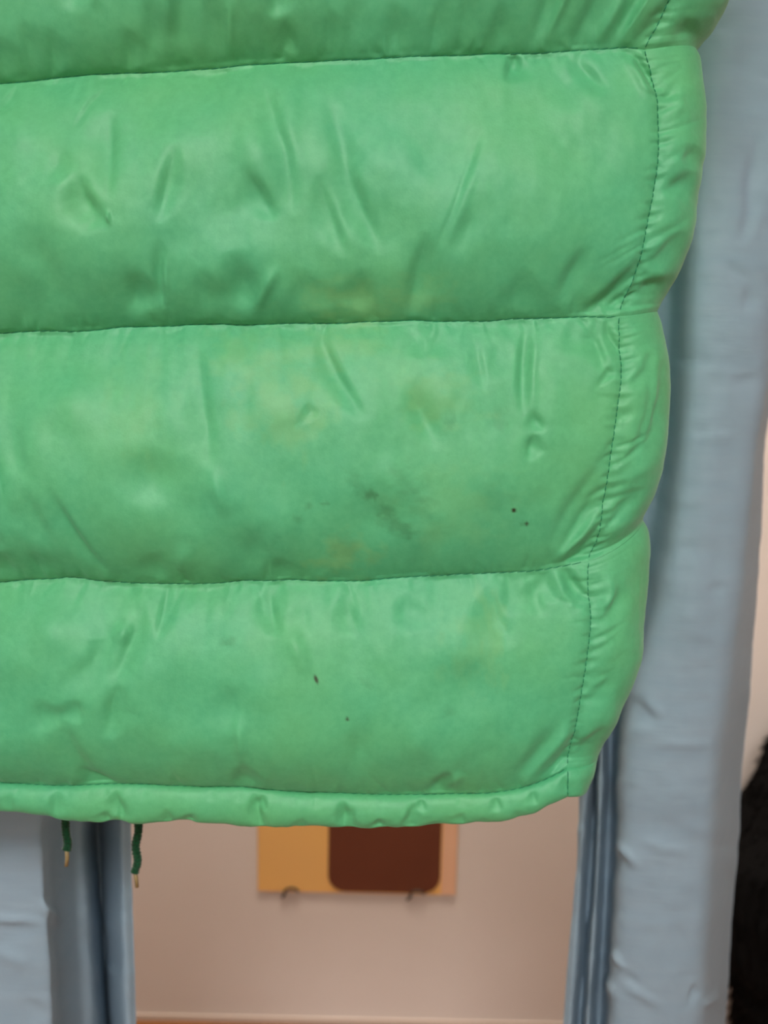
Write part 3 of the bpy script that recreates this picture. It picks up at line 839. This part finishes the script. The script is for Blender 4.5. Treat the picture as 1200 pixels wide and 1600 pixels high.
drawcord([(101, 1240), (102, 1275), (103, 1300), (106, 1318), (104, 1328)], [(104, 1325), (105, 1340), (103.5, 1353)], 'dark green drawcord with a tan tip')
drawcord([(214, 1240), (216, 1280), (216, 1300), (212, 1322), (215, 1345), (210, 1364)], [(211, 1361), (213, 1374), (214, 1386)], 'dark green frayed drawcord with a tan tip')

# hanger that carries the jacket (above the frame)
sh = P(MIRX, -690, 0.036)
hang = empty('clothes_hanger', (sh[0], 0.036, sh[2]))
tag(hang, 'steel clothes hanger holding the green jacket', 'hanger')
zt = sh[2]
ang = np.linspace(-0.5, math.pi, 20)
hook = [(0, 0, 0.02), (0, 0, 0.03), (0, 0, 0.06)] + [(0, -0.02 * math.cos(a) + 0.0, 0.085 + 0.02 * math.sin(a)) for a in ang]
link('hook', tube_mesh('hook', hook, 0.0018, 8), m_steel, hang)
link('shoulder_bar', tube_mesh('shoulder_bar', [(-0.17, 0, 0.022), (0, 0, 0.022), (0.17, 0, 0.022)], 0.004, 10), m_steel, hang)
for s in (-1, 1):
    link('clip', box_mesh('clip', (s * 0.12 - 0.012, -0.008, -0.006), (s * 0.12 + 0.012, 0.008, 0.028), 0.002), m_steel, hang, False)

# ------------------------------------------------------------------ curtains
RAIL_Z = 2.38


def curtain(name, rows, cols, depth, label, strokes, seed, sub=12, shift=0.04):
    """rows: photo rows; cols: one list of photo columns per row; depth: plane of each fold line"""
    rows = np.array(rows, float)
    cols = np.array(cols, float)
    depth = np.array(depth, float) - shift
    nc = cols.shape[1]
    cp = np.arange(nc)
    sfine = np.linspace(0, nc - 1, (nc - 1) * sub + 1)
    ctrl = np.array([[P(cols[i, j], rows[i], depth[j]) for j in range(nc)] for i in range(len(rows))])
    # continue the lines up to the rail and down to the floor
    z = ctrl[:, :, 2]
    top = ctrl[0] + (ctrl[0] - ctrl[1]) * ((RAIL_Z - z[0]) / (z[0] - z[1]))[:, None] * 0.35
    top[:, 2] = RAIL_Z
    bot = ctrl[-1] + (ctrl[-1] - ctrl[-2]) * ((0.012 - z[-1]) / (z[-1] - z[-2]))[:, None] * 0.5
    bot[:, 2] = 0.012
    ctrl = np.concatenate([top[None], ctrl, bot[None]])
    fine = np.stack([np.stack([smooth_interp(list(zip(cp, ctrl[i, :, k])), sfine) for k in range(3)], -1) for i in range(len(ctrl))])
    zk = fine[:, :, 2].mean(1)
    zz = np.concatenate([np.linspace(RAIL_Z, zk[1], 30)[:-1], np.linspace(zk[1], zk[-2], 330), np.linspace(zk[-2], 0.012, 60)[1:]])
    V = np.zeros((len(zz), len(sfine), 3))
    order = np.argsort(zk)
    for k in (0, 1):
        for j in range(len(sfine)):
            V[:, j, k] = smooth_interp(list(zip(zk[order], fine[order, j, k])), zz)
    V[..., 2] = zz[:, None]
    d = (V - CAM) @ RM
    U, W = 600 + F_PX * d[..., 0] / -d[..., 2], 800 - F_PX * d[..., 1] / -d[..., 2]
    H = 3.0 * fbm(U / 90 + 3, W / 120 + seed, seed, 3) + 0.7 * fbm(U / 60, W / 20 + seed, seed + 9, 3)
    for pts, w, A, kind in strokes:
        add_stroke(H, U, W, pts, w, A, kind)
    N = grid_normals(V)
    if N[..., 1].mean() > 0:
        N = -N
    V = V + N * H[..., None] * 0.00052
    # cloth thickness: second skin behind
    nr, ncol = V.shape[:2]
    V2 = V - N * 0.0012
    f1 = grid_faces(nr, ncol, True)
    f2 = grid_faces(nr, ncol, False, nr * ncol)
    idx = np.arange(nr * ncol).reshape(nr, ncol)
    rim = []
    for a in (idx[:, 0], idx[:, -1], idx[0], idx[-1]):
        rim.append(np.stack([a[:-1], a[1:], a[1:] + nr * ncol, a[:-1] + nr * ncol], -1))
    me = mesh_from(name, np.concatenate([V.reshape(-1, 3), V2.reshape(-1, 3)]) - np.array([V[-1, :, 0].mean(), V[-1, :, 1].mean(), 0]), np.concatenate([f1, f2] + rim))
    o = link(name, me, m_curtain)
    o.location = (V[-1, :, 0].mean(), V[-1, :, 1].mean(), 0)
    tag(o, label, 'curtain')
    return o


curtain('curtain', [-100, 300, 650, 900, 1100, 1300, 1600],
        [[932, 948, 962, 978, 992, 1012, 1062, 1110, 1175, 1262, 1284, 1298, 1308],
         [930, 945, 960, 974, 996, 1048, 1078, 1110, 1160, 1226, 1240, 1250, 1256],
         [925, 940, 953, 966, 988, 1036, 1066, 1098, 1140, 1186, 1193, 1198, 1201],
         [919, 931, 944, 955, 970, 1004, 1034, 1072, 1112, 1156, 1168, 1178, 1184],
         [912, 922, 934, 943, 954, 968, 986, 1040, 1090, 1130, 1146, 1158, 1167],
         [903, 913, 926, 936, 948, 960, 974, 1026, 1080, 1114, 1128, 1142, 1152],
         [880, 893, 906, 918, 932, 944, 955, 1002, 1060, 1098, 1110, 1122, 1131]],
        [.302, .298, .322, .290, .318, .306, .262, .250, .250, .262, .305, .375, .455],
        'blue-grey satin curtain hanging beside the black shaggy garment',
        [([(1190, 195), (1182, 240), (1170, 290), (1172, 330), (1152, 390)], 7, 7, 'v'), ([(1200, 330), (1190, 380)], 6, 4, 'v'), ([(1172, 440), (1168, 490)], 7, 5, 'v'), ([(1150, 410), (1138, 430)], 10, 3, 'v'),
         ([(1065, 690), (1120, 684), (1160, 682)], 9, 1.6, 'r'), ([(1050, 678), (1120, 672)], 7, 1.5, 'v'), ([(1100, 925), (1135, 915)], 7, 4, 'v'), ([(985, 1090), (1010, 1115), (1028, 1136)], 9, 7, 'v'), ([(1000, 1095), (1040, 1120)], 9, 4, 'r'),
         ([(962, 1308), (975, 1330), (1000, 1360)], 8, 7, 'r'), ([(968, 1330), (985, 1355)], 6, 4, 'v'), ([(955, 1480), (968, 1505), (980, 1520)], 5, 6, 'r'), ([(946, 1520), (955, 1545), (962, 1565)], 7, 7, 'r'), ([(960, 1530), (1010, 1560), (1045, 1580)], 8, 5, 'r'),
         ([(970, 1520), (1000, 1545)], 7, 5, 'v'), ([(1128, 1552), (1095, 1572)], 5, 8, 'r'), ([(1078, 1545), (1096, 1555)], 7, 6, 'v'), ([(1010, 1160), (1120, 1165)], 9, 3, 'r'), ([(1010, 1280), (1110, 1320)], 10, 3, 'v'), ([(990, 1310), (1090, 1340)], 9, 3, 'r'),
         ([(1050, 1440), (1090, 1500)], 8, 3, 'v'), ([(1040, 560), (1150, 566)], 7, 2, 'v'), ([(1030, 1000), (1130, 1010)], 8, 2, 'v'), ([(1140, 600), (1190, 590)], 7, 3, 'v')], 500)

curtain('curtain', [-100, 600, 1280, 1440, 1600],
        [[-560, -380, -260, -200, -140, -40, 40, 62, 84, 112, 128, 140, 152, 168, 184, 200],
         [-560, -380, -260, -200, -140, -40, 46, 66, 86, 113, 129, 140, 152, 168, 185, 202],
         [-560, -380, -260, -200, -140, -40, 52, 70, 88, 114, 130, 140, 152, 168, 186, 205],
         [-556, -376, -256, -198, -138, -38, 64, 80, 94, 118, 138, 148, 158, 172, 190, 208],
         [-550, -370, -252, -194, -134, -36, 66, 84, 100, 126, 146, 157, 167, 180, 196, 212]],
        [.27, .25, .29, .30, .27, .243, .243, .256, .284, .312, .324, .345, .385, .348, .318, .322],
        'blue-grey satin curtain behind the dangling green drawcords',
        [([(-40, 1437), (40, 1438), (78, 1446)], 6, 5, 'r'), ([(62, 1412), (82, 1428), (92, 1450)], 8, 7, 'r'), ([(-20, 1452), (60, 1456)], 8, 4, 'v'), ([(168, 1505), (182, 1522)], 4, 4, 'r'), ([(0, 1300), (50, 1345)], 12, 4, 'v'),
         ([(-20, 1480), (50, 1510)], 10, 4, 'r'), ([(30, 1560), (80, 1590)], 8, 4, 'v')], 520, shift=0.118)

# rods above the frame
for nm, yy, zz, rr_, lab in (('curtain_rod', 0.215, RAIL_Z + 0.0118, 0.012, 'steel rod carrying the blue curtains'), ('clothes_rail', 0.036, sh[2] + 0.105 - 0.0118, 0.010, 'steel rail carrying the jacket hanger')):
    t_ = empty(nm, (0, yy, zz))
    tag(t_, lab, 'rod')
    link('tube', tube_mesh('tube', [(XL, 0, 0), (0, 0, 0), (XR, 0, 0)], rr_, 16), m_steel, t_)

# ------------------------------------------------------------------ picture on the back wall
pc = lambda x, y, d=0.0: P(x, y, YW - d)
bl, br = pc(402, 1393, 0.012), pc(712, 1405, 0.012)
cx = (bl[0] + br[0]) / 2
zb = (bl[2] + br[2]) / 2
wpic = br[0] - bl[0]
pic = empty('wall_picture', (cx, YW, zb))
tag(pic, 'unframed wall panel with a dark brown rounded shape on orange', 'picture')
HP = 0.42
link('board', box_mesh('board', (-wpic / 2, -0.005, 0), (wpic / 2, 0.0, HP), 0.001), m_orange, pic, False)


def rounded(name, x0, x1, z0, z1, rad, y0, y1):
    pts = []
    for (cx_, cz_, a0) in ((x1 - rad, z0 + rad, -90), (x1 - rad, z1 - rad, 0), (x0 + rad, z1 - rad, 90), (x0 + rad, z0 + rad, 180)):
        for k in range(9):
            a = R(a0 + 90 * k / 8)
            pts.append((cx_ + rad * math.cos(a), cz_ + rad * math.sin(a)))
    n = len(pts)
    V = [(x, y0, z) for x, z in pts] + [(x, y1, z) for x, z in pts]
    Fc = [tuple(range(n)), tuple(range(2 * n - 1, n - 1, -1))] + [(k, n + k, n + (k + 1) % n, (k + 1) % n) for k in range(n)]
    me = bpy.data.meshes.new(name)
    me.from_pydata(V, [], Fc)
    me.update()
    return me


u = wpic / 310.0
o = link('brown_shape', rounded('brown_shape', (512 - 557) * u, (687 - 557) * u, 0.004, HP - 0.05, 28 * u, -0.0065, -0.004), m_brown, pic, False)
o['label'] = 'dark brown shape with rounded lower corners'
o = link('peach_strip', box_mesh('peach_strip', ((689 - 557) * u, -0.0060, 0.001), (wpic / 2 - 0.001, -0.004, HP - 0.001), 0.0005), m_peach, pic, False)
o['label'] = 'pale peach strip'
for xk in (455, 652):
    x = (xk - 557) * u
    a = np.linspace(0.2, math.pi + 0.4, 12)
    pts = [(x + 0.013 * math.cos(t), -0.0075, 0.0 + 0.009 * math.sin(t)) for t in a] + [(x - 0.016, -0.005, -0.008), (x - 0.018, -0.001, -0.014)]
    link('clip', tube_mesh('clip', pts, 0.0024, 8), m_clip, pic)

# ------------------------------------------------------------------ black shaggy garment by the back wall
YG = YW - 0.16
edge_l = [(1060, 1330), (1110, 1260), (1165, 1208), (1200, 1190), (1232, 1174), (1262, 1158), (1330, 1104), (1420, 1098), (1490, 1122), (1515, 1146), (1560, 1142), (1580, 1150), (1640, 1152), (1800, 1160), (1950, 1175)]
edge_r = [(1060, 1380), (1120, 1390), (1262, 1410), (1420, 1420), (1640, 1420), (1950, 1400)]
gy = np.linspace(1060, 1950, 150)
gl, gr = smooth_interp(edge_l, gy), smooth_interp(edge_r, gy)
na = 56
an = np.linspace(0, 2 * np.pi, na)
GL, GR = P(gl, gy, YG), P(gr, gy, YG)
keep = GL[:, 2] > 0.02
GL, GR = GL[keep], GR[keep]
ctr, hw = (GL[:, 0] + GR[:, 0]) / 2, (GR[:, 0] - GL[:, 0]) / 2
V = np.zeros((len(GL), na, 3))
dep = np.minimum(0.15, hw * 0.9)
ca, sa = np.cos(an), np.sin(an)
V[..., 0] = ctr[:, None] + hw[:, None] * np.sign(ca) * np.abs(ca) ** 0.9
V[..., 1] = YG + dep[:, None] * sa
V[..., 2] = GL[:, 2][:, None]
Nn = np.stack([np.broadcast_to(ca, V.shape[:2]), np.broadcast_to(sa, V.shape[:2]), np.zeros(V.shape[:2])], -1)
per = np.minimum(an, 2 * np.pi - an)
V += Nn * (0.010 * fbm(per[None, :] * 2 + 0 * V[..., 0], V[..., 2] * 9, 700, 3))[..., None]
V[..., 1] = np.minimum(V[..., 1], YW - 0.001)
gb = np.array([ctr[-1], YG, GL[-1, 2]])
gar = empty('shaggy_garment', tuple(gb))
tag(gar, 'black shaggy garment hanging against the back wall beside a blue curtain', 'garment')
body = grid_obj('body', V, m_black, gar, gb, True)
rr = np.random.default_rng(9)
VV, FF = [], []
for k in range(9000):
    i, j = rr.integers(1, len(V) - 1), rr.integers(0, na)
    p = V[i, j]
    n = Nn[i, j]
    if p[1] > YW - 0.03:
        continue
    d = n * rr.uniform(0.35, 1.0) + np.array([rr.normal(0, .35), rr.normal(0, .35), -0.9 + rr.normal(0, .35)])
    d /= np.linalg.norm(d)
    L_ = rr.uniform(0.010, 0.026)
    side_ = np.cross(d, n)
    side_ /= np.linalg.norm(side_) + 1e-9
    b0 = len(VV)
    q = p - n * 0.002
    VV += [q + side_ * 0.0022, q - side_ * 0.0022, q + n * 0.003, q + d * L_]
    FF += [(b0, b0 + 1, b0 + 3), (b0 + 1, b0 + 2, b0 + 3), (b0 + 2, b0, b0 + 3)]
pl = link('pile', mesh_from('pile', np.array(VV) - gb, FF), m_black, gar)
tag(pl, kind='stuff')
hk = link('hanging_loop', tube_mesh('hanging_loop', np.array([V[0].mean(0) - [0, 0, 0.01], V[0].mean(0) + [0.01, 0.06, 0.05], [V[0, :, 0].mean(), YW, V[0, 0, 2] + 0.08]]) - gb, 0.004, 8), m_black, gar)
